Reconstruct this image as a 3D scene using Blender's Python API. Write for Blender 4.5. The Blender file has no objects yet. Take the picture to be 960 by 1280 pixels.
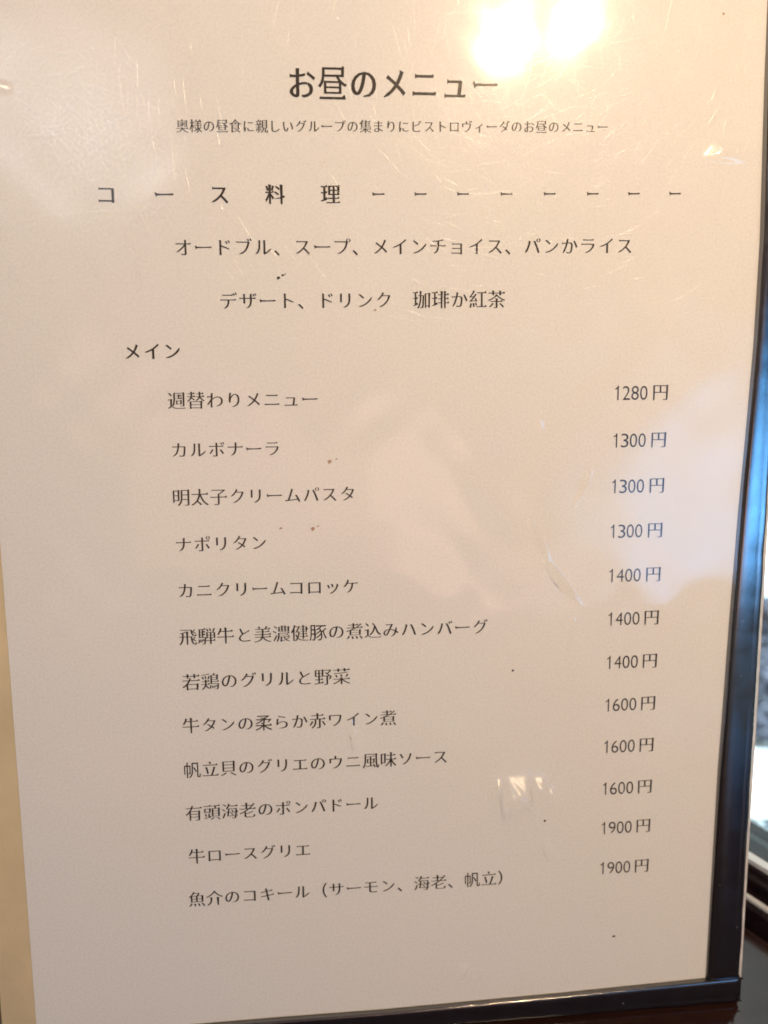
import bpy, math, random
import numpy as np
from mathutils import Matrix, Vector, noise

S = bpy.context.scene
COL = S.collection
rng = random.Random(7)
E = 0.0052                      # one printed character cell of the menu, in metres
LEAN = math.radians(12)         # the menu leans back from upright
X0, Y0 = 11.0, 37.3             # page coordinates (cells) of the menu's base point

# ------------------------------------------------------------------ camera
def rodrigues(r):
    r = np.array(r); t = np.linalg.norm(r); k = r / t
    K = np.array([[0, -k[2], k[1]], [k[2], 0, -k[0]], [-k[1], k[0], 0]])
    return np.eye(3) + math.sin(t) * K + (1 - math.cos(t)) * K @ K

MENU = Matrix.Rotation(-LEAN, 4, 'X')          # menu local: x right, -y to viewer, z up the page
def P(x, y, n=0.0):                            # page cells -> menu local metres (n = height off the paper)
    return ((x - X0) * E, -n * E, (Y0 - y) * E)
def W(x, y, n=0.0):
    return MENU @ Vector(P(x, y, n))
CR = rodrigues([0.16007872, -0.10511219, -0.01601766])
CT = np.array([-11.2739813, -5.7884108, 48.2733158])
CP = -CR.T @ CT                                 # camera in page cells (z into the page)
def pv(v):                                      # page vector -> world vector
    return MENU.to_3x3() @ Vector((v[0], v[2], -v[1]))
cam = bpy.data.cameras.new('camera')
cam.sensor_fit = 'VERTICAL'; cam.sensor_height = 36.0; cam.sensor_width = 27.0
cam.lens = 36.0 * 1160 / 1280
cam.clip_start = 0.01; cam.clip_end = 200
cam.dof.use_dof = True; cam.dof.focus_distance = 0.256; cam.dof.aperture_fstop = 11.0
cam_ob = bpy.data.objects.new('camera', cam); COL.objects.link(cam_ob)
m = Matrix((pv(CR[0]), -pv(CR[1]), -pv(CR[2]))).transposed().to_4x4()
m.translation = W(CP[0], CP[1], -CP[2])
cam_ob.matrix_world = m
S.camera = cam_ob

# ------------------------------------------------------------------ colour management
S.view_settings.view_transform = 'Standard'; S.view_settings.look = 'None'
S.view_settings.exposure = 0.06; S.view_settings.gamma = 1.0
S.cycles.filter_width = 1.7
S.cycles.transparent_max_bounces = 24
S.cycles.sample_clamp_indirect = 4.0

# ------------------------------------------------------------------ node helper
class NT:
    def __init__(self, tree):
        self.t = tree; tree.nodes.clear()
    def n(self, typ, **kw):
        nd = self.t.nodes.new(typ)
        for k, v in kw.items():
            if k.startswith('_'): setattr(nd, k[1:], v)
            else:
                key = int(k[1:]) if k[0] == 'i' and k[1:].isdigit() else k.replace('__', ' ')
                s = nd.inputs[key]
                if hasattr(v, 'is_output') or isinstance(v, bpy.types.NodeSocket): self.t.links.new(v, s)
                else: s.default_value = v
        return nd
    def math(self, op, a, b=0.0, c=None, clamp=False):
        nd = self.t.nodes.new('ShaderNodeMath'); nd.operation = op; nd.use_clamp = clamp
        for i, v in enumerate([a, b] + ([c] if c is not None else [])):
            if isinstance(v, bpy.types.NodeSocket): self.t.links.new(v, nd.inputs[i])
            else: nd.inputs[i].default_value = v
        return nd.outputs[0]
    def step(self, v, lo, hi, a=0.0, b=1.0):
        nd = self.n('ShaderNodeMapRange', _interpolation_type='SMOOTHSTEP', Value=v)
        nd.inputs[1].default_value = lo; nd.inputs[2].default_value = hi
        nd.inputs[3].default_value = a; nd.inputs[4].default_value = b
        return nd.outputs[0]
    def ramp(self, fac, stops):
        nd = self.n('ShaderNodeValToRGB', Fac=fac); cr = nd.color_ramp
        while len(cr.elements) < len(stops): cr.elements.new(0.5)
        for el, (p_, c_) in zip(cr.elements, stops): el.position = p_; el.color = (*c_, 1)
        return nd.outputs[0]
    def out(self, sock, node='ShaderNodeOutputMaterial', name='Surface'):
        o = self.t.nodes.new(node); self.t.links.new(sock, o.inputs[name]); return o

# ------------------------------------------------------------------ world: dim warm room, daylight on the window side
w = bpy.data.worlds.new('World'); S.world = w; w.use_nodes = True
N = NT(w.node_tree)
tc = N.n('ShaderNodeTexCoord').outputs['Generated']
sp = N.n('ShaderNodeSeparateXYZ', Vector=tc)
dx, dy, dz = sp.outputs
ny = N.math('MULTIPLY', dy, -1.0)
az = N.math('MULTIPLY', N.math('ARCTAN2', dx, ny), 57.2958)      # 0 = towards the viewer, + to the right
room_n = N.n('ShaderNodeTexNoise', Vector=tc, Scale=4.2, Detail=2.5, Roughness=0.45).outputs['Fac']
room_c = N.ramp(room_n, [(0.30, (0.05, 0.035, 0.034)), (0.50, (0.17, 0.117, 0.090)), (0.58, (0.70, 0.47, 0.36)), (0.70, (2.9, 1.95, 1.55))])
ROOM, SKY, PATCH = 0.40, 1.9, 3.7
room = N.n('ShaderNodeVectorMath', _operation='SCALE', i0=room_c, Scale=ROOM).outputs[0]
def glow(px, py, r0, r1, col, wob, sc):          # warm blob added for the viewer's reflection the film mirrors at px, py
    global room
    d = pv((px - CP[0], py - CP[1], CP[2])).normalized()
    nz = N.n('ShaderNodeTexNoise', Vector=tc, Scale=sc, Detail=2.0).outputs['Fac']
    th = N.n('ShaderNodeVectorMath', _operation='DISTANCE', i0=tc, i1=tuple(d)).outputs['Value']
    mk = N.step(N.math('MULTIPLY_ADD', N.math('SUBTRACT', nz, 0.5), wob, th), r1, r0)
    ad = N.n('ShaderNodeVectorMath', _operation='SCALE', i0=col, Scale=mk).outputs[0]
    room = N.n('ShaderNodeVectorMath', _operation='ADD', i0=room, i1=ad).outputs[0]
glow(13.2, 4.0, .050, .085, (2.6, 1.55, 1.45), .10, 6.0)
glow(14.5, 9.0, .035, .075, (2.1, 1.25, 1.2), .10, 7.0)
glow(22.0, 12.5, .10, .16, (1.0, 0.72, 0.66), .22, 5.0)
glow(2.0, 6.0, .10, .19, (0.85, 0.50, 0.42), .25, 5.0)
# daylight through the far window (behind the menu, right)
far = N.math('MULTIPLY', N.step(az, 96, 112), N.step(az, 178, 165))
far = N.math('MULTIPLY', far, N.math('MULTIPLY', N.step(dz, -0.25, 0.0), N.step(dz, 0.97, 0.70)))
far_n = N.n('ShaderNodeTexNoise', Vector=tc, Scale=7.0, Detail=4.0).outputs['Fac']
far = N.math('MULTIPLY', far, N.step(far_n, 0.3, 0.65, 0.35, 1.0))
far_c = N.n('ShaderNodeVectorMath', _operation='SCALE', i0=(0.72, 0.92, 0.95), Scale=N.math('MULTIPLY', far, SKY)).outputs[0]
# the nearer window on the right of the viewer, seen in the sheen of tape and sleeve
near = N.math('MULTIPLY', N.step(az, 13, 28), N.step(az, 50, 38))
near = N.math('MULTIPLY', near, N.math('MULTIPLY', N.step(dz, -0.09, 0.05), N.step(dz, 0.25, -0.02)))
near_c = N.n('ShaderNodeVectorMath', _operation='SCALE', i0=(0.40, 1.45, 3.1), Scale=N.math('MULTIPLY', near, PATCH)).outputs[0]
s1 = N.n('ShaderNodeVectorMath', _operation='ADD', i0=room, i1=far_c).outputs[0]
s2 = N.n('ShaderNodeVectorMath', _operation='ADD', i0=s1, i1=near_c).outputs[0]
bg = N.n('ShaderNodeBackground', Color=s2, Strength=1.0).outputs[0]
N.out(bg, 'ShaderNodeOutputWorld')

# ------------------------------------------------------------------ lamps (the bulbs that glint in the sleeve)
def bulb(name, xyz_page, power, radius, color):
    l = bpy.data.lights.new(name, 'POINT'); l.energy = power; l.shadow_soft_size = radius; l.color = color
    o = bpy.data.objects.new(name, l); COL.objects.link(o); o.location = W(*xyz_page)
def mirror_point(px, py, depth):                 # where a lamp must hang for its glint to fall on page point px, py
    k = depth / -CP[2]
    return (px + (px - CP[0]) * k, py + (py - CP[1]) * k, depth)
WARM = (1.0, 0.728, 0.448)
L_A = mirror_point(18.0, -17.7, 84); L_B = mirror_point(21.0, -18.3, 90)
bulb('ceiling_bulb', L_A, 4.6, 0.0082, WARM)
bulb('ceiling_bulb.001', L_B, 4.6, 0.0074, WARM)
L_C = mirror_point(-3.7, -14.4, 150)
bulb('wall_bulb', L_C, 2.2, 0.012, (0.92, 0.95, 1.0))
# outdoor daylight falling on the pavement beyond the glass
al = bpy.data.lights.new('outdoor_daylight', 'AREA'); al.energy = 230; al.size = 1.6; al.color = (0.80, 0.93, 1.0); al.spread = math.radians(80)
alo = bpy.data.objects.new('outdoor_daylight', al); COL.objects.link(alo); alo.location = (1.5, 2.3, 2.4)

# ------------------------------------------------------------------ materials
def mat(name):
    mm = bpy.data.materials.new(name); mm.use_nodes = True
    return mm, NT(mm.node_tree)
def simple(name, col, rough=0.5, spec=0.5, bump=0.0, scale=200.0, var=0.0, ior=1.5, vscale=None):
    mm, n = mat(name)
    oc = n.n('ShaderNodeTexCoord').outputs['Object']
    tex = n.n('ShaderNodeTexNoise', Vector=oc, Scale=scale, Detail=5.0).outputs['Fac']
    b = n.n('ShaderNodeBsdfPrincipled', Roughness=rough)
    b.inputs['Specular IOR Level'].default_value = spec; b.inputs['IOR'].default_value = ior
    if var:
        t2 = n.n('ShaderNodeTexNoise', Vector=oc, Scale=vscale or scale * .3, Detail=4.0).outputs['Fac']
        c = n.ramp(t2, [(0.3, tuple(x * (1 - var) for x in col)), (0.7, tuple(min(1, x * (1 + var)) for x in col))])
        n.t.links.new(c, b.inputs['Base Color'])
    else: b.inputs['Base Color'].default_value = (*col, 1)
    if bump:
        bp = n.n('ShaderNodeBump', Strength=bump, Distance=0.0003, Height=tex)
        n.t.links.new(bp.outputs[0], b.inputs['Normal'])
    n.out(b.outputs[0]); return mm

# paper: off-white copy paper, faint fibre mottle
M_paper, n = mat('paper')
oc = n.n('ShaderNodeTexCoord').outputs['Object']
f1 = n.n('ShaderNodeTexNoise', Vector=oc, Scale=1500.0, Detail=3.0, Roughness=0.7)
f2 = n.n('ShaderNodeTexNoise', Vector=oc, Scale=30.0, Detail=3.0)
c1 = n.ramp(f1.outputs['Fac'], [(0.30, (0.765, 0.745, 0.715)), (0.70, (0.875, 0.865, 0.845))])
c2 = n.n('ShaderNodeMixRGB', _blend_type='OVERLAY', Fac=0.05, Color1=c1, Color2=f1.outputs['Color']).outputs[0]
c3 = n.n('ShaderNodeMixRGB', _blend_type='OVERLAY', Fac=0.06, Color1=c2, Color2=f2.outputs['Color']).outputs[0]
bp = n.n('ShaderNodeBump', Strength=0.25, Distance=0.0002, Height=f2.outputs['Fac']).outputs[0]
b = n.n('ShaderNodeBsdfPrincipled', Base__Color=c3, Roughness=0.85, Normal=bp); b.inputs['Specular IOR Level'].default_value = 0.1
n.out(b.outputs[0])
M_ink = simple('printer_ink', (0.042, 0.033, 0.030), 0.75, 0.1)
M_stain = simple('brown_stain', (0.46, 0.29, 0.20), 0.8, 0.1)
M_board = simple('cream_board', (0.70, 0.57, 0.36), 0.8, 0.2, 0.3, 500, 0.10, vscale=60)
M_core = simple('white_card', (0.62, 0.58, 0.56), 0.7, 0.3, 0.4, 700, 0.15)
# vinyl binding tape: near-black navy, fine lengthwise grain
M_tape, n = mat('navy_vinyl')
oc = n.n('ShaderNodeTexCoord').outputs['Object']
mp = n.n('ShaderNodeMapping', Vector=oc); mp.inputs['Scale'].default_value = (2600, 2600, 500)
g1 = n.n('ShaderNodeTexNoise', Vector=mp.outputs[0], Scale=1.0, Detail=4.0).outputs['Fac']
g2 = n.n('ShaderNodeTexNoise', Vector=oc, Scale=160.0, Detail=4.0).outputs['Fac']
dust = n.n('ShaderNodeTexVoronoi', Vector=oc, Scale=330.0).outputs['Distance']
dm = n.math('MULTIPLY', n.math('LESS_THAN', dust, 0.075), n.step(g2, 0.50, 0.62))
col = n.n('ShaderNodeMixRGB', Fac=dm, Color1=(0.008, 0.009, 0.014, 1), Color2=(0.16, 0.16, 0.17, 1)).outputs[0]
bp = n.n('ShaderNodeBump', Strength=0.06, Distance=0.0002, Height=g1).outputs[0]
b = n.n('ShaderNodeBsdfPrincipled', Base__Color=col, Normal=bp, Roughness=n.step(g2, 0.3, 0.7, 0.12, 0.17)); b.inputs['IOR'].default_value = 1.85; b.inputs['Specular IOR Level'].default_value = 1.0
n.out(b.outputs[0])
# clear vinyl sleeve: thin see-through film with a sharp and a hazy reflection
def film(name, sharp, haze, rs, rh, ior=1.45, tint=(0.97, 0.965, 0.95), worn=()):
    mm, n = mat(name)
    ge = n.n('ShaderNodeNewGeometry'); f0 = ((ior - 1) / (ior + 1)) ** 2
    dt = n.n('ShaderNodeVectorMath', _operation='DOT_PRODUCT', i0=ge.outputs['Incoming'], i1=ge.outputs['Normal']).outputs['Value']
    fr = n.math('MULTIPLY_ADD', n.math('POWER', n.math('SUBTRACT', 1.0, n.math('ABSOLUTE', dt), clamp=True), 5.0), 1 - f0, f0)
    tr = n.n('ShaderNodeBsdfTransparent', Color=(*tint, 1)).outputs[0]
    oc = n.n('ShaderNodeTexCoord').outputs['Object']
    t = n.n('ShaderNodeTexNoise', Vector=oc, Scale=90.0, Detail=4.0).outputs['Fac']
    ro = n.step(t, 0.3, 0.7, rs * 0.85, rs * 1.2)
    for (wx, wy, wr, amt) in worn:               # places rubbed dull by wiping
        ds = n.n('ShaderNodeVectorMath', _operation='DISTANCE', i0=oc, i1=P(wx, wy, .2)).outputs['Value']
        ro = n.math('MULTIPLY_ADD', n.step(ds, wr * E, wr * E * .3), amt, ro)
    g1 = n.n('ShaderNodeBsdfGlossy', Roughness=ro).outputs[0]
    g2 = n.n('ShaderNodeBsdfGlossy', Roughness=rh).outputs[0]
    a = n.n('ShaderNodeMixShader', i0=n.math('MULTIPLY', fr, sharp, clamp=True), i1=tr, i2=g1).outputs[0]
    b_ = n.n('ShaderNodeMixShader', i0=haze, i1=a, i2=g2).outputs[0]
    n.out(b_); return mm
M_film = film('clear_vinyl', 1.0, 0.014, 0.062, 0.33, worn=((-3.8, -14.2, 8.0, .22), (19.0, 22.5, 2.8, .26)))
M_scr = film('scratched_vinyl', 2.6, 0.0, 0.20, 0.3, 1.45, (1, 1, 1))
# dark polished wood
def wood(name, c_lo, c_hi, rough, stretch=(3, 60, 60)):
    mm, n = mat(name)
    oc = n.n('ShaderNodeTexCoord').outputs['Object']
    mp = n.n('ShaderNodeMapping', Vector=oc); mp.inputs['Scale'].default_value = stretch
    g = n.n('ShaderNodeTexNoise', Vector=mp.outputs[0], Scale=1.6, Detail=8.0, Roughness=0.65, Distortion=0.6).outputs['Fac']
    c = n.ramp(g, [(0.3, c_lo), (0.68, c_hi)])
    s = n.n('ShaderNodeTexNoise', Vector=oc, Scale=45.0, Detail=5.0).outputs['Fac']
    bp = n.n('ShaderNodeBump', Strength=0.10, Distance=0.0006, Height=g).outputs[0]
    b = n.n('ShaderNodeBsdfPrincipled', Base__Color=c, Normal=bp, Roughness=n.step(s, 0.3, 0.7, rough * .6, rough * 1.5))
    n.out(b.outputs[0]); return mm
M_table = wood('dark_table_wood', (0.010, 0.0045, 0.004), (0.032, 0.013, 0.011), 0.09)
M_frame = wood('window_frame_wood', (0.010, 0.006, 0.008), (0.022, 0.013, 0.017), 0.20, (50, 50, 4))
M_highlight = simple('pale_highlight', (0.72, 0.76, 0.82), 0.35, 0.6)  # pale colour painted for outside light mirrored along sill and rail
M_glass = film('window_glass', 1.0, 0.0, 0.02, 0.3, 1.5, (0.95, 0.98, 0.97))
M_pave = simple('pale_paving', (0.50, 0.55, 0.57), 0.9, 0.2, 0.6, 30, 0.20, vscale=6)
M_road = simple('grey_asphalt', (0.085, 0.105, 0.115), 0.9, 0.2, 0.6, 60, 0.25, vscale=9)
M_white = simple('white_road_paint', (0.82, 0.82, 0.80), 0.8, 0.3, 0.3, 60, 0.05)
M_leaf = simple('dark_leaves', (0.10, 0.105, 0.135), 0.9, 0.05, 0.0, 40, 0.5, vscale=14)
M_stem = simple('brown_stem', (0.07, 0.05, 0.04), 0.8)
M_wallw = simple('white_render', (0.80, 0.81, 0.80), 0.9, 0.2, 0.3, 40, 0.06)
M_metal = simple('dark_metal', (0.03, 0.03, 0.03), 0.4)
M_thread = simple('black_thread', (0.012, 0.010, 0.012), 0.7, 0.3)

# ------------------------------------------------------------------ object helpers
def empty(name, loc=(0, 0, 0), **props):
    o = bpy.data.objects.new(name, None); COL.objects.link(o); o.location = loc; o.empty_display_size = 0.02
    for k, v in props.items(): o[k] = v
    return o
def mesh(name, verts, faces, mats, parent=None, smooth=False, mi=None, **props):
    me = bpy.data.meshes.new(name); me.from_pydata([tuple(v) for v in verts], [], faces); me.update()
    for mm in (mats if isinstance(mats, (list, tuple)) else [mats]): me.materials.append(mm)
    if smooth: me.polygons.foreach_set('use_smooth', [True] * len(me.polygons))
    if mi is not None: me.polygons.foreach_set('material_index', mi)
    o = bpy.data.objects.new(name, me); COL.objects.link(o); o.parent = parent
    for k, v in props.items(): o[k] = v
    return o
class MB:
    def __init__(s): s.v = []; s.f = []
    def add(s, v, f):
        o = len(s.v); s.v += [tuple(q) for q in v]; s.f += [tuple(i + o for i in q) for q in f]
    def box(s, a, b, M=None):
        (x0, y0, z0), (x1, y1, z1) = a, b
        v = [(x0, y0, z0), (x1, y0, z0), (x1, y1, z0), (x0, y1, z0), (x0, y0, z1), (x1, y0, z1), (x1, y1, z1), (x0, y1, z1)]
        if M is not None: v = [M @ Vector(q) for q in v]
        s.add(v, [(0, 3, 2, 1), (4, 5, 6, 7), (0, 1, 5, 4), (1, 2, 6, 5), (2, 3, 7, 6), (3, 0, 4, 7)])
    def sweep(s, rows, closed=True):            # rows: list of equal-length rings
        k = len(rows[0]); o = len(s.v)
        for r in rows: s.v += [tuple(q) for q in r]
        for i in range(len(rows) - 1):
            for j in range(k if closed else k - 1):
                a = o + i * k + j; b_ = o + i * k + (j + 1) % k
                s.f.append((a, b_, b_ + k, a + k))
        if closed:
            s.f.append(tuple(o + j for j in range(k))[::-1]); s.f.append(tuple(o + (len(rows) - 1) * k + j for j in range(k)))
    def build(s, name, mats, parent=None, smooth=False, **p): return mesh(name, s.v, s.f, mats, parent, smooth, **p)
def bevel(o, wd, seg=2):
    b_ = o.modifiers.new('bevel', 'BEVEL'); b_.width = wd; b_.segments = seg; b_.limit_method = 'ANGLE'

# ------------------------------------------------------------------ table
TZ = -0.0006
WP = Vector((0.1345, 0.0330, 0)); WD = Vector((0.53, -0.85, 0)).normalized(); WN = Vector((0.85, 0.53, 0)).normalized()
def wall(t, d, z): return WP + WD * t + WN * d + Vector((0, 0, z))
table = empty('table', (-0.1, -0.1, TZ - 0.72), label='dark glossy reddish brown wooden table under the menu, up against the window', category='table')
tb = MB()
edge = [wall(-0.62, -0.003, 0), wall(0.42, -0.003, 0)]
poly = [(edge[0].x, edge[0].y), (edge[1].x, edge[1].y), (edge[1].x, -0.55), (-0.75, -0.55), (-0.75, edge[0].y)][::-1]
off = Vector(table.location)
def tv(x, y, z): return (x - off.x, y - off.y, z - off.z)
k = len(poly)
vv = [tv(x, y, TZ - 0.028) for x, y in poly] + [tv(x, y, TZ) for x, y in poly]
tb.add(vv, [tuple(range(k))[::-1], tuple(range(k, 2 * k))] + [(i, (i + 1) % k, k + (i + 1) % k, k + i) for i in range(k)])
tt = tb.build('table_top', M_table, table); bevel(tt, 0.002)
lg = MB(); ring = lambda r, z, q=20: [(r * math.cos(2 * math.pi * i / q), r * math.sin(2 * math.pi * i / q), z) for i in range(q)]
lg.sweep([ring(0.20, 0.0), ring(0.20, 0.012), ring(0.05, 0.03), ring(0.032, 0.06), ring(0.030, 0.64), ring(0.08, 0.685)])
lg.build('pedestal', M_metal, table, smooth=False)

# ------------------------------------------------------------------ window beside the table
win = empty('window', tuple(wall(0, 0, TZ)), label='dark wooden framed window to the right behind the menu, its low sill at the table edge', category='window')
wo = Vector(win.location)
def rail(prof, t0, t1):                          # prof: (d, z) ring swept along the wall
    mb = MB(); mb.sweep([[wall(t, d, z) - wo for d, z in prof] for t in (t0, t1)]); return mb
lip = rail([(0.0, -0.03), (0.0, 0.0038), (0.0012, 0.0050), (0.0070, 0.0054), (0.0070, -0.03)], -0.7, 0.75)
lip.build('sill', M_frame, win)
rail([(0.0016, 0.0052), (0.0016, 0.0062), (0.0034, 0.0063), (0.0034, 0.0052)], -0.7, 0.75).build('edge_highlight', M_highlight, win)  # pale strip added as the bright reflection on the sill's edge
rail([(0.0078, 0.0150), (0.0078, 0.0168), (0.0110, 0.0170), (0.0110, 0.0150)], -0.66, 0.745).build('edge_highlight', M_highlight, win)  # likewise a painted highlight, along the top of the bottom rail
rl = rail([(0.0072, -0.03), (0.0072, 0.0138), (0.0086, 0.0152), (0.028, 0.0158), (0.034, 0.012), (0.034, -0.03)], -0.7, 0.75)
rl.build('bottom_rail', M_frame, win)
for t in (-0.7, 0.75):
    pm = rail([(0.008, 0.0165), (0.008, 0.92), (0.032, 0.92), (0.032, 0.0165)], t, t + 0.03)
    pm.build('side_post', M_frame, win)
rail([(0.006, 0.922), (0.006, 0.96), (0.034, 0.96), (0.034, 0.922)], -0.7, 0.78).build('top_rail', M_frame, win)
rail([(0.018, 0.0168), (0.018, 0.919), (0.021, 0.919), (0.021, 0.0168)], -0.668, 0.748).build('pane', M_glass, win)

# ------------------------------------------------------------------ outside
GZ = -0.90
mesh('pavement', [(-30, -30, GZ), (60, -30, GZ), (60, 60, GZ), (-30, 60, GZ)], [(0, 1, 2, 3)], M_pave, kind='structure')
C0 = W(CP[0], CP[1], -CP[2])
GROUND = {'road_paint': [(0.790, 1.245), (1.20, 1.115), (1.17, 1.075), (0.735, 1.13), (0.74, 1.19)],
          'road': [(0.866, 1.145), (0.99, 1.19), (1.6, 0.90), (1.2, 0.50), (0.70, 0.93), (0.752, 0.985)]}

# ------------------------------------------------------------------ the menu
menu = empty('menu', (0, 0, 0), label='lunch menu in a clear plastic sleeve with black taped edges standing on the table', category='menu')
menu.rotation_euler = (-LEAN, 0, 0)
XL, XR, YT, YB = -12.75, 33.0, -24.0, 37.23      # outer edges of the cover

def slab(name, x0, x1, y0, y1, n0, n1, m_, parent=menu, **p):
    mb = MB(); a = P(x0, y1, n1); b_ = P(x1, y0, n0); mb.box(a, b_); return mb.build(name, m_, parent, **p)
bo = slab('board', XL - 0.05, XR + 0.39, YT, YB, -0.62, -0.10, M_core, label='pale card core showing as a thin edge beyond the tape'); bevel(bo, 0.0004)
slab('backing', XL + 0.3, XR - 0.3, YT + .3, YB - .3, -0.095, -0.045, M_board)
# folded-back rear cover that props the menu up
rc = MB(); hinge = (YT + 0.2); ca = math.radians(24)
def RCP(x, s, n):
    px = P(x, hinge, -0.66); return (px[0], px[1] + (s * math.sin(ca) + n * math.cos(ca)) * E, px[2] - (s * math.cos(ca) - n * math.sin(ca)) * E)
lenr = (YB - hinge) * math.cos(LEAN) / math.cos(ca - LEAN) - 0.3
rv = [RCP(x, s, n_) for n_ in (0, 0.5) for x, s in ((XL + 0.3, 0.1), (XR - 0.4, 0.1), (XR - 0.4, lenr), (XL + 0.3, lenr))]
rc.add(rv, [(0, 1, 2, 3), (7, 6, 5, 4), (0, 4, 5, 1), (1, 5, 6, 2), (2, 6, 7, 3), (3, 7, 4, 0)])
rc.build('rear_cover', M_tape, menu)

# paper with its specks
pb = MB(); fm = []
PX0, PX1, PY0, PY1 = -8.9, 32.2, -22.3, 36.35
gx = np.linspace(PX0, PX1, 30); gy = np.linspace(PY0, PY1, 40)
pb.add([P(x, y, 0) for y in gy for x in gx], [(j * 30 + i, (j + 1) * 30 + i, (j + 1) * 30 + i + 1, j * 30 + i + 1) for j in range(39) for i in range(29)])
pb.add([P(PX0, PY0, -.04), P(PX1, PY0, -.04), P(PX1, PY1, -.04), P(PX0, PY1, -.04)], [(0, 1, 2, 3)])
pb.add([P(PX0, PY0, 0), P(PX0, PY1, 0), P(PX0, PY1, -.04), P(PX0, PY0, -.04)], [(0, 1, 2, 3)])
fm = [0] * len(pb.f)
for (x, y, r, mi) in [(5.90, -6.22, .09, 1), (6.12, -6.36, .075, 1), (6.26, -6.42, .035, 1), (25.04, 32.42, .10, 1), (20.62, 24.69, .075, 1), (18.57, 15.43, .07, 1), (5.7, 6.88, .08, 2), (7.42, 6.97, .11, 2), (7.70, 6.82, .06, 2),
                      (8.38, 3.34, .11, 2), (8.75, 3.2, .06, 2), (10.9, -4.6, .07, 2), (29.2, -19.6, .06, 2)]:
    q = 9; ph = rng.random() * 6
    pb.add([P(x + r * (1 + .35 * math.sin(3 * t + ph)) * math.cos(t), y + r * (.8 + .3 * math.cos(2 * t + ph)) * math.sin(t), .022) for t in [2 * math.pi * i / q for i in range(q)]], [tuple(range(q))[::-1]])
    fm.append(mi)
paper = pb.build('paper', [M_paper, M_ink, M_stain], menu, mi=fm, label='printed white menu sheet')

# ------------------------------------------------------------------ lettering: glyph outlines reshaped to a Mincho (serif) stroke contrast
_cache = {}
def outlines(ch):
    if ch in _cache: return _cache[ch]
    cu = bpy.data.curves.new('glyph', 'FONT'); cu.body = ch; cu.fill_mode = 'NONE'; cu.resolution_u = 4
    ob = bpy.data.objects.new('glyph', cu); COL.objects.link(ob)
    dg = bpy.context.evaluated_depsgraph_get(); ev = ob.evaluated_get(dg); me = ev.to_mesh()
    co = [np.array(v.co.xy) for v in me.vertices]; nb = {}
    for e in me.edges:
        a, b_ = e.vertices; nb.setdefault(a, []).append(b_); nb.setdefault(b_, []).append(a)
    ev.to_mesh_clear(); bpy.data.objects.remove(ob); bpy.data.curves.remove(cu)
    seen = set(); out = []
    for s in sorted(nb):
        if s in seen: continue
        loop = [s]; seen.add(s); cur = s; prev = None
        while True:
            nx = [q for q in nb[cur] if q != prev and q not in seen]
            if not nx: break
            # keep the stored vertex order (outer and inner loops keep their own sense)
            nxt = cur + 1 if cur + 1 in nx else nx[0]
            prev, cur = cur, nxt; loop.append(cur); seen.add(cur)
        pts = [co[i] for i in loop]; cl = []
        for q in pts:
            if not cl or np.linalg.norm(q - cl[-1]) > 1e-4: cl.append(q)
        if len(cl) > 2 and np.linalg.norm(cl[0] - cl[-1]) < 1e-4: cl.pop()
        if len(cl) > 2: out.append(np.array(cl))
    _cache[ch] = out; return out
def area(c): x, y = c[:, 0], c[:, 1]; return 0.5 * float(np.sum(x * np.roll(y, -1) - np.roll(x, -1) * y))
def orient(cs):                                  # outer loops CCW, holes CW (by nesting)
    def inside(p, c):
        r = False; j = len(c) - 1
        for i in range(len(c)):
            if (c[i][1] > p[1]) != (c[j][1] > p[1]) and p[0] < (c[j][0] - c[i][0]) * (p[1] - c[i][1]) / (c[j][1] - c[i][1]) + c[i][0]: r = not r
            j = i
        return r
    res = []
    for i, c in enumerate(cs):
        dep = sum(inside(c[0], d) for j, d in enumerate(cs) if j != i)
        want = 1 if dep % 2 == 0 else -1
        res.append(c if area(c) * want > 0 else c[::-1])
    return res
SWEEP_UP = 'ンルしりソ'
def is_kanji(ch): return '\u4e00' <= ch <= '\u9fff'
def is_kata(ch): return '\u30a0' <= ch <= '\u30ff'
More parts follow.
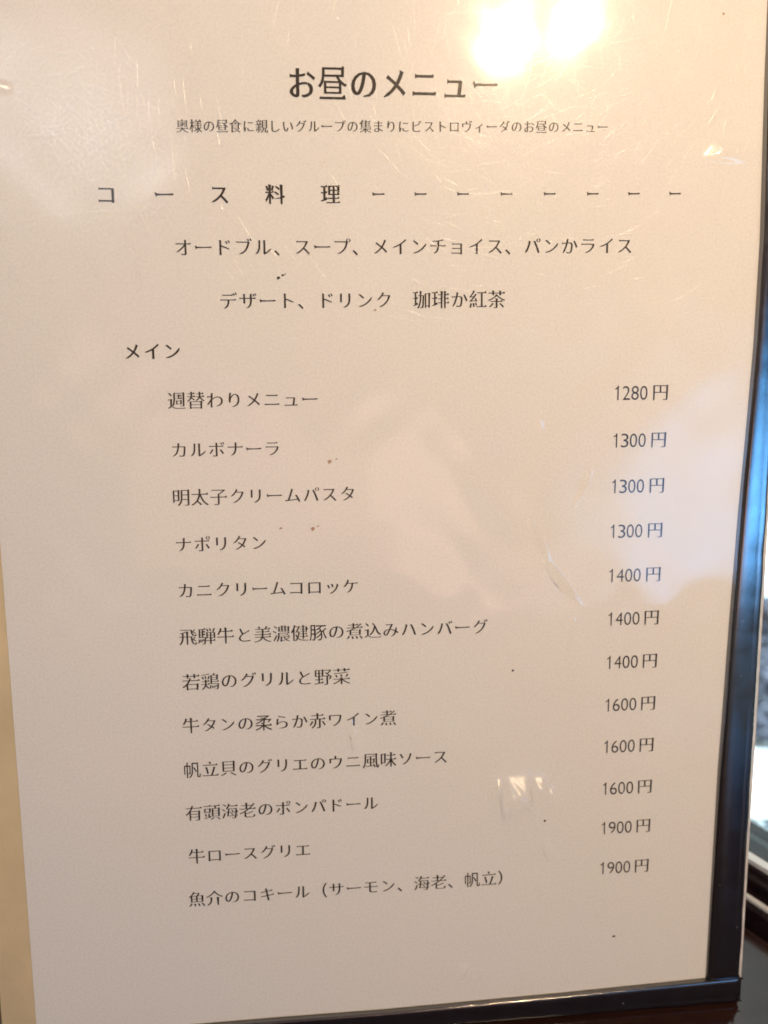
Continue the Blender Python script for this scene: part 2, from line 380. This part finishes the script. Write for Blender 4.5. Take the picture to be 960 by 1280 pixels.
def brush(cs, ch, t=0.013, wgt=0.0):
    """cs oriented outlines -> thin horizontals, tapering sweeps, little triangles at stroke ends"""
    res = []
    for c in cs:
        n_ = len(c); outer = area(c) > 0
        c = c.copy(); ins = {}
        for i in range(n_):
            a, b_ = c[i], c[(i + 1) % n_]; e = b_ - a; L = float(np.hypot(*e))
            if not 0.035 < L < 0.135: continue
            ep = a - c[i - 1]; en = c[(i + 2) % n_] - b_
            lp, ln = float(np.hypot(*ep)), float(np.hypot(*en))
            if lp < 1e-6 or ln < 1e-6: continue
            c1 = (ep[0] * e[1] - ep[1] * e[0]) / (lp * L); c2 = (e[0] * en[1] - e[1] * en[0]) / (ln * L)
            if c1 < 0.7 or c2 < 0.7: continue     # two convex corners: the butt end of a stroke
            nx, ny_ = e[1] / L, -e[0] / L
            ang = math.degrees(math.atan2(ny_, nx)); mid = (a + b_) / 2
            if -35 < ang < 28 and (is_kanji(ch)) and lp > .06 and ln > .06:          # right end of a horizontal
                top, bot = (b_, a)
                ins[i] = [bot + np.array([0.004, 0.0]), top + np.array([-0.030, 0.058]), top + np.array([-0.062, 0.050]), top + np.array([-0.125, -0.002])]
            elif -35 < ang < 28 and is_kata(ch):
                ins[i] = [a + np.array([0.0, 0.0]), b_ + np.array([0.012, 0.004]), b_ + np.array([-0.03, 0.024]), b_ + np.array([-0.10, 0.0])]
            elif -170 < ang < -105:                                                    # sweep to the lower left
                c[i] = mid + (a - mid) * 0.28; c[(i + 1) % n_] = mid + (b_ - mid) * 0.28
            elif 18 < ang < 80 and ch in SWEEP_UP:
                c[i] = mid + (a - mid) * 0.28; c[(i + 1) % n_] = mid + (b_ - mid) * 0.28
            elif -105 <= ang < -70:
                c[i] = mid + (a - mid) * 0.80; c[(i + 1) % n_] = mid + (b_ - mid) * 0.80
            elif (ang > 140 or ang < -170) and not is_kanji(ch):                       # pressed start of a kana stroke
                c[i] = mid + (a - mid) * 1.25; c[(i + 1) % n_] = mid + (b_ - mid) * 1.25
            elif 60 < ang < 140 and (is_kanji(ch) or is_kata(ch)):                     # head of a vertical, slanting
                c[i] = a + np.array([0.016, -0.01]); c[(i + 1) % n_] = b_ + np.array([-0.022, 0.012])
        d = np.roll(c, -1, 0) - c; ln = np.maximum(np.hypot(d[:, 0], d[:, 1]), 1e-9)
        nr = np.stack([d[:, 1] / ln, -d[:, 0] / ln], 1)
        pw = 4 if is_kanji(ch) else 3
        new = []
        skip = {(i + 1) % n_ for i in ins}
        for i in range(n_):
            if i in skip: continue
            n1, n2 = nr[i - 1], nr[i]
            d1 = wgt + .005 * (t > 0) * n1[0] ** 4 - t * abs(n1[1]) ** pw; d2 = wgt + .005 * (t > 0) * n2[0] ** 4 - t * abs(n2[1]) ** pw
            det = n1[0] * n2[1] - n1[1] * n2[0]
            if abs(det) > 0.35: D = np.array([(d1 * n2[1] - d2 * n1[1]) / det, (n1[0] * d2 - n2[0] * d1) / det])
            else:
                nn = n1 + n2; nn = nn / max(1e-6, np.hypot(*nn)); D = nn * (d1 + d2) / 2
            mg = np.hypot(*D)
            if mg > 0.05: D *= 0.05 / mg
            # shoulder on the outer top-right corner of boxed kanji
            if outer and is_kanji(ch) and i not in ins and (i - 1) % n_ not in ins and n1[0] > 0.96 and n2[1] > 0.96 and ln[i - 1] > 0.16 and ln[i] > 0.16:
                q = c[i] + D
                new += [q + np.array([0.014, -0.03]), q + np.array([0.010, 0.018]), q + np.array([-0.03, 0.042]), q + np.array([-0.085, 0.0])]
                continue
            new.append(c[i] + D)
            if i in ins:
                k0 = ins[i]; new[-1] = k0[0] + np.array([0, wgt]) + np.array([0, t * .8]); new += [q + np.array([0, -t * .6]) for q in k0[1:]]
        res.append(np.array(new))
    return res
BAR = np.array([(.055, .435), (.085, .468), (.115, .462), (.160, .414), (.50, .404), (.80, .412), (.885, .432), (.955, .392), (.930, .362), (.86, .352), (.50, .352), (.165, .338), (.130, .290), (.100, .292), (.098, .345)])
ONE = np.array([(.275, 0.0), (.275, .565), (.215, .535), (.14, .510), (.14, .565), (.21, .592), (.262, .638), (.285, .70), (.343, .70), (.343, 0.0)])[::-1]
def fill_area(cs):
    cu = bpy.data.curves.new('g', 'CURVE'); cu.dimensions = '2D'; cu.fill_mode = 'FRONT'
    for c in cs:
        q = cu.splines.new('POLY'); q.points.add(len(c) - 1); q.use_cyclic_u = True
        for k_, v in enumerate(c): q.points[k_].co = (v[0], v[1], 0, 1)
    ob = bpy.data.objects.new('g', cu); COL.objects.link(ob); dg = bpy.context.evaluated_depsgraph_get()
    me = ob.evaluated_get(dg).to_mesh(); a_ = sum(p_.area for p_ in me.polygons)
    bpy.data.objects.remove(ob); bpy.data.curves.remove(cu); return a_
_gc = {}
def glyph(ch, serif=True, bold=0.0):
    key = (ch, serif, bold)
    if key not in _gc: _gc[key] = make_glyph(*key)
    return _gc[key]
def make_glyph(ch, serif=True, bold=0.0):
    if ch == 'ー': return [BAR if bold == 0 else np.array([(x, .385 + (y - .385) * (1 + 16 * bold)) for x, y in BAR])]
    cs = orient(outlines(ch))
    if not serif: return brush(cs, 'x', 0.0, bold) if bold else cs
    t0, b0 = (0.0185 if is_kanji(ch) else 0.0190), bold + (.002 if is_kanji(ch) else .004)
    for ft, fb in ((1, 1), (.8, 1), (.8, .7), (.6, .5), (.4, .3), (.2, 0)):
        out = brush(cs, ch, t0 * ft, b0 * fb); want = sum(area(c) for c in out)
        if abs(fill_area(out) - want) < .02 * want: return out
    return cs

def print_mesh(name, placed, parent, **p):
    """placed: list of (outlines, function em-space -> page cells)"""
    cu = bpy.data.curves.new(name, 'CURVE'); cu.dimensions = '2D'; cu.fill_mode = 'FRONT'
    for cs, fn in placed:
        for c in cs:
            sp_ = cu.splines.new('POLY'); sp_.points.add(len(c) - 1); sp_.use_cyclic_u = True
            for k_, q in enumerate(c):
                x, y = fn(q); sp_.points[k_].co = (x, -y, 0, 1)
    ob = bpy.data.objects.new('tmp', cu); COL.objects.link(ob)
    dg = bpy.context.evaluated_depsgraph_get()
    me = bpy.data.meshes.new_from_object(ob.evaluated_get(dg))
    bpy.data.objects.remove(ob); bpy.data.curves.remove(cu)
    for v in me.vertices:
        v.co = P(v.co.x, -v.co.y, 0.022)
    me.materials.clear(); me.materials.append(M_ink); me.name = name
    o = bpy.data.objects.new(name, me); COL.objects.link(o); o.parent = parent
    for k_, v in p.items(): o[k_] = v
    return o
def line(name, text, x0, y0, x1, y1, hs=1.0, bold=0.0, cells=None):
    """text set in equal cells from the left edge of the first glyph (x0, y0) to the right edge of the last (x1, y1)"""
    n_ = len(text); cw = (x1 - x0) / (n_ - 0.12); placed = []
    for i, ch in enumerate(text):
        if ch in ' 　': continue
        ox = x0 - 0.06 * cw + i * cw; oy = y0 + (y1 - y0) * (i + .5) / n_
        hh = hs * cw; ks = 1.0 if is_kanji(ch) or ch in '、（）' else 0.94
        placed.append((glyph(ch, True, bold), lambda q, ox=ox, oy=oy, hh=hh, ks=ks: (ox + (.5 + (q[0] - .5) * ks) * cw, oy - (q[1] - 0.378) * hh * ks)))
    return print_mesh(name, placed, paper)
line('title', 'お昼のメニュー', 6.62, -15.72, 17.35, -15.86, 1.14, 0.012)
line('subtitle', '奥様の昼食に親しいグループの集まりにビストロヴィーダのお昼のメニュー', 1.05, -13.58, 23.2, -13.92, 1.06)
pl = []
for ch, x in zip('コース料理', (-2.54, 0.30, 3.05, 5.85, 8.66)):
    pl.append((glyph(ch, True, 0.010), lambda q, x=x: (x - 0.5 * 1.05 + q[0] * 1.05, -10.27 - (x + 2.5) * .011 - (q[1] - 0.378) * 1.05)))
for x in (11.13, 13.32, 15.55, 17.85, 20.15, 22.48, 24.72, 26.98):
    pl.append((glyph('ー', True, 0.02), lambda q, x=x: (x - 0.36 + q[0] * 0.72, -10.43 - (x - 11) * .012 - (q[1] - 0.378) * 0.86)))
print_mesh('course_heading', pl, paper)
line('description', 'オードブル、スープ、メインチョイス、パンかライス', 0.69, -7.72, 24.75, -7.93)
line('description.001', 'デザート、ドリンク　珈琲か紅茶', 2.87, -5.06, 17.83, -5.14)
line('main_heading', 'メイン', -2.10, -2.52, 0.80, -2.54, 1.0, 0.009)
ITEMS = [('週替わりメニュー', .04, .0, 7.83, .0), ('カルボナーラ', .08, 2.58, 5.78, 2.58), ('明太子クリームパスタ', .06, 5.10, 9.76, 5.10), ('ナポリタン', .08, 7.64, 4.93, 7.64),
         ('カニクリームコロッケ', .10, 10.16, 9.85, 10.22), ('飛騨牛と美濃健豚の煮込みハンバーグ', .10, 12.74, 17.10, 12.79), ('若鶏のグリルと野菜', .16, 15.31, 9.30, 15.34), ('牛タンの柔らか赤ワイン煮', .06, 17.80, 11.88, 17.90),
         ('帆立貝のグリエのウニ風味ソース', .02, 20.40, 14.86, 20.38), ('有頭海老のポンパドール', .02, 22.97, 10.84, 22.96), ('牛ロースグリエ', .07, 25.57, 6.93, 25.58), ('魚介のコキール（サーモン、海老、帆立）', -.02, 28.20, 18.75, 28.10)]
for i, it in enumerate(ITEMS): line('menu_line' if i == 0 else 'menu_line.%03d' % i, *it)
PRICES = ['1280', '1300', '1300', '1300', '1400', '1400', '1400', '1600', '1600', '1600', '1900', '1900']
PY = [-.16, 2.44, 4.99, 7.53, 10.07, 12.60, 15.17, 17.73, 20.28, 22.87, 25.35, 27.91]
for i, (pr, y) in enumerate(zip(PRICES, PY)):
    pl = []; xs = 23.98 + (0.0 if i < 5 else 0.03)
    for k_, ch in enumerate(pr):
        cs = [ONE] if ch == '1' else glyph(ch, False, -0.009)
        lo = min(c[:, 0].min() for c in cs); hi = max(c[:, 0].max() for c in cs)
        wch = 0.415; ox = xs + k_ * 0.493 + (0.06 if ch == '1' else 0)
        sx = wch / (hi - lo) if ch != '1' else 1.0
        pl.append((cs, lambda q, ox=ox, lo=lo, sx=sx: (ox + (q[0] - lo) * sx, y + 0.02 + 0.39 - q[1] * 1.11)))
    pl.append((glyph('円', True), lambda q: (26.12 + q[0] * 0.98, y + .02 - (q[1] - 0.36) * 0.98)))
    print_mesh('price' if i == 0 else 'price.%03d' % i, pl, paper)

# ------------------------------------------------------------------ clear sleeve: undulating film with dents and fine scratches
def glint_slope(px, py, lamp):                   # surface slope that mirrors a lamp into the lens at page point px, py
    pt = np.array([px, py, 0.0]); c = np.array([CP[0], CP[1], -CP[2]]) - pt; l = np.array(lamp) - pt
    h = c / np.linalg.norm(c) + l / np.linalg.norm(l)
    return -h[0] / h[2], -h[1] / h[2]
DENTS = []                                       # px, py, half width, lateral size, lee length, rotation of the flank (degrees), slope, fraction
for px, py, lamp, hw, lat, lee, k_, tw in [(28.93, -12.77, L_B, .38, .55, 1.2, 1.0, 32), (-7.3, -15.2, L_A, .55, .22, .8, 1.0, -12), (18.85, 22.2, L_A, .62, .78, 1.5, 1.0, 0), (20.15, 22.1, L_B, .38, .36, 1.2, 1.0, 8), (17.75, 22.0, L_A, .30, .20, .9, 1.0, -5), (20.85, 22.7, L_B, .22, .16, .8, 1.0, 12),
                                       (20.75, 26.06, L_A, .26, .16, .8, 1.0, 15), (20.11, 28.0, L_B, .28, .07, .8, .96, 0), (15.85, 33.45, L_A, .13, .32, .9, 1.0, -25), (16.65, 33.85, L_B, .10, .30, .9, 1.0, -20), (26.7, 26.2, L_B, .11, .11, .5, 1.0, 0),
                                       (20.7, 9.6, L_A, .5, .16, 1.0, .78, 30), (19.6, 7.2, L_B, .4, .10, 1.0, .75, 25), (21.9, 12.9, L_A, .4, .10, 1.0, .78, -20), (25.2, 23.2, L_A, .22, .07, .8, .8, -20), (19.8, 1.0, L_A, .12, .14, .5, .86, 0), (9.4, 18.4, L_A, .6, .06, .7, .72, 20), (22.6, 4.3, L_B, .3, .08, .7, .75, -30)]:
    sx, sy = glint_slope(px, py, lamp); DENTS.append((px, py, hw, lat, lee, math.hypot(sx, sy) * k_, math.atan2(sy, sx), math.radians(tw)))
def sp(t): return np.logaddexp(0, t)
def height(x, y):
    """film height above the paper in cells, for arrays x, y"""
    calm = 1 - .75 * np.exp(-((x + 3.8) ** 2 + (y + 14) ** 2) / 30) - .85 * np.exp(-((x - 20) ** 2 + (y + 17) ** 2) / 60)
    h = 0.20 + calm * (0.045 * np.sin(x * .23 + y * .11 + .6) + 0.05 * np.sin(-x * .13 + y * .19 + 2) + 0.020 * np.sin(x * .55 + 1.3 * np.sin(y * .3)) + 0.014 * np.sin(y * .62 + 1.7 * np.sin(x * .22) + 1) + 0.006 * np.sin(1.4 * x + .7 * y + 2 * np.sin(.5 * y)) + 0.005 * np.sin(1.7 * y - .9 * x + 2 * np.sin(.6 * x)))
    h = h + .0026 * (.30 * (x - 20) - .95 * (y + 17)) ** 2 * np.exp(-((x - 20) ** 2 + (y + 17) ** 2) / 45)
    h = h + 0.06 * np.exp(-((33 - x) / 1.6) ** 2)
    for px, py, hw, lat, lee, sl, an, tw in DENTS:    # little dunes: a flank that faces the lamp, a long soft lee side
        ddx, ddy = x - px, y - py; t = ddx * math.cos(an) + ddy * math.sin(an); v = -ddx * math.sin(an) + ddy * math.cos(an)
        v = v + math.tan(tw) * t
        k = .12 * hw + .01; f = k * (sp((t + hw) / k) - sp((t - hw) / k))
        rip = 1 + (.07 * np.sin(v * 7.5 + 1.5 * np.sin(t * 4)) * np.sin(t * 3 + v * 2 + 1) if lat > .3 else 0)
        h = h + sl * f * rip * np.exp(-np.maximum(t - .8 * hw, 0) ** 2 / lee ** 2) * np.exp(-np.abs(v / lat) ** 6)
    return np.maximum(h, 0.06)
NX, NY = 480, 640
gx = np.linspace(-11.3, 32.0, NX); gy = np.linspace(-22.8, 36.5, NY)
GX, GY = np.meshgrid(gx, gy); H = height(GX, GY)
sv = np.stack([(GX - X0) * E, -H * E, (Y0 - GY) * E], -1).reshape(-1, 3)
sf = [(j * NX + i, (j + 1) * NX + i, (j + 1) * NX + i + 1, j * NX + i + 1) for j in range(NY - 1) for i in range(NX - 1)]
smi = [0] * len(sf)
sv = [tuple(q) for q in sv]
for k_ in range(5800):                           # fine random scratches: shallow raised burrs
    x, y = rng.uniform(-10.5, 31), rng.uniform(-21, 36)
    if k_ > 4600: x, y = rng.gauss(-3.6, 2.6), rng.gauss(-12.6, 2.6)
    elif k_ > 4250: x, y = rng.gauss(19.0, 5), rng.gauss(-14.5, 4)
    elif y > -4 and rng.random() < .9: continue
    if not (-10.8 < x < 31.2 and y > -22.3): continue
    an = rng.uniform(0, math.pi); L = rng.choice((.5, .7, .9, 1.3, 1.8, 2.6)) * rng.uniform(.7, 1.2); cv = rng.uniform(-.25, .25)
    wd = rng.uniform(.007, .016) if k_ > 4600 else rng.uniform(.004, .010); q = 6; pts = []; base = len(sv)
    for i in range(q + 1):
        a_ = an + cv * (i / q - .5); pts.append((x, y, a_)); x += math.cos(a_) * L / q; y += math.sin(a_) * L / q
    xs = []; ys = []; up = []
    for i, (x, y, a_) in enumerate(pts):
        ww = wd * math.sin(math.pi * (i + .35) / (q + .7))
        for s_, hh in ((-1, 0), (0, .30), (1, 0)):
            xs.append(x - math.sin(a_) * ww * s_); ys.append(y + math.cos(a_) * ww * s_); up.append(.006 + hh * ww)
    hh = height(np.array(xs), np.array(ys)) + np.array(up)
    sv += [((a - X0) * E, -c * E, (Y0 - b_) * E) for a, b_, c in zip(xs, ys, hh)]
    for i in range(q):
        for j in range(2):
            a = base + i * 3 + j; sf.append((a, a + 3, a + 4, a + 1)[::-1]); smi.append(1)
mesh('clear_sleeve', sv, sf, [M_film, M_scr], menu, smooth=True, mi=smi, label='clear plastic film with scratches and dents')

# ------------------------------------------------------------------ binding tape round the edge
def inner_x(y):
    ys = [-24, -16.4, -8.3, -2.7, 2.1, 6.6, 12.7, 19, 22, 35.7, 38]; xs = [31.5, 31.62, 31.85, 31.82, 31.65, 31.46, 31.28, 31.14, 31.06, 30.98, 30.96]
    return float(np.interp(y, ys, xs))
PROF = [(0.0, -.05), (0.0, .03), (.035, .15), (.075, .27), (.12, .345), (.20, .365), (.40, .367), (.74, .366), (.77, .360), (.80, .365), (.83, .366), (.90, .364), (.97, .350), (1.0, .29), (1.0, -.05)]
def jit(v, s): return v + s * (noise.noise(Vector((v * 3.1, s * 77, 1.7))))
def strip(fn_in, fn_out, pts, along, nb=0.0, prof=PROF):
    rows = []
    for s_ in pts:
        a, b_ = fn_in(s_), fn_out(s_); wob = .008 * noise.noise(Vector((s_ * 1.3, a, 0)))
        rows.append([P(*( (a + (b_ - a) * u, s_) if along == 'y' else (s_, a + (b_ - a) * u)), hh + nb + wob) for u, hh in prof])
    mb = MB(); mb.sweep(rows); return mb
lip_y = 35.75
strip(inner_x, lambda y: XR + .05 * noise.noise(Vector((y * .5, 0, 3))), np.linspace(YT, lip_y + .02, 140), 'y').build('edge_tape', M_tape, menu, smooth=True)
strip(lambda y: -10.78 + .03 * noise.noise(Vector((y * .4, 9, 3))), lambda y: XL, np.linspace(YT, lip_y + .02, 120), 'y').build('edge_tape', M_tape, menu, smooth=True)
def bot_in(x): return float(np.interp(x, [-13, 5, 11, 22, 31, 33.2], [36.1, 36.05, 36.08, 35.92, 35.70, 35.66]))
strip(bot_in, lambda x: YB + .04 * noise.noise(Vector((x * .6, 5, 3))), np.linspace(XL - .02, XR + .10, 140), 'x', .03, [(0.0, -.05), (0.0, .30), (.02, .35), (.06, .365)] + PROF[5:]).build('edge_tape', M_tape, menu, smooth=True)
strip(lambda x: YT + 2.0, lambda x: YT - .02, np.linspace(XL - .02, XR + .10, 90), 'x', .03).build('edge_tape', M_tape, menu, smooth=True)
# frayed thread ends at the lower right corner
th = MB()
def tube(mb, pts, r, q=5):
    rows = []
    for i, p_ in enumerate(pts):
        d = (Vector(pts[min(i + 1, len(pts) - 1)]) - Vector(pts[max(0, i - 1)])).normalized(); u = d.orthogonal().normalized(); v = d.cross(u)
        rr = r * (1 - .5 * i / (len(pts) - 1)); rows.append([Vector(p_) + (u * math.cos(2 * math.pi * k / q) + v * math.sin(2 * math.pi * k / q)) * rr for k in range(q)])
    mb.sweep(rows)
for (bx, by) in ((33.0, 35.75), (32.95, 37.0)):
    for k_ in range(6):
        a = rng.uniform(-1.2, 1.0); L = rng.uniform(.12, .30); x, y, n_ = bx + rng.uniform(-.25, .1), by + rng.uniform(-.2, .15), rng.uniform(.1, .5); pts = []
        for i in range(5):
            pts.append(P(x, min(y, 37.2), n_)); x += math.cos(a) * L / 4; y += math.sin(a) * L / 4; n_ += rng.uniform(-.04, .06); a += rng.uniform(-.5, .5)
        tube(th, pts, .045 * E)
th.build('frayed_thread', M_thread, menu, smooth=True)

# ------------------------------------------------------------------ outside things seen past the menu's right edge
def sheet(name, pts, z, m_, **p): return mesh(name, [(x, y, z) for x, y in pts], [tuple(range(len(pts)))], m_, **p)
sheet('road', GROUND['road'], GZ + .004, M_road, kind='structure')
sheet('road_marking', GROUND['road_paint'], GZ + .008, M_white, kind='structure')
sh = empty('shrub', (1.18, 1.62, GZ), label='low dark leafy shrub on the pale pavement outside the window', category='shrub')
lf = MB(); r2 = random.Random(3)
for k_ in range(5600):
    a = r2.uniform(0, 2 * math.pi); rr = math.sqrt(r2.random()) * .36; zz = r2.random() ** .7 * .12 * (1.05 - (rr / .40) ** 2) * (1 + .35 * math.sin(3 * a + 1)) + .01
    c = Vector((rr * math.cos(a), rr * math.sin(a), max(.01, zz))); s_ = r2.uniform(.010, .026)
    u = Vector((r2.gauss(0, 1), r2.gauss(0, 1), r2.gauss(0, 1))).normalized(); v = u.orthogonal().normalized()
    lf.add([c - u * s_, c + v * s_ * .45, c + u * s_, c - v * s_ * .45], [(0, 1, 2, 3)])
lf.build('leaves', M_leaf, sh)
st = MB()
for k_ in range(14):
    a = r2.uniform(0, 6.28); rr = r2.uniform(.08, .28)
    tube(st, [(0.02 * math.cos(a), .02 * math.sin(a), 0), (rr * .5 * math.cos(a), rr * .5 * math.sin(a), .10), (rr * math.cos(a), rr * math.sin(a), .19)], .006)
st.build('stems', M_stem, sh)
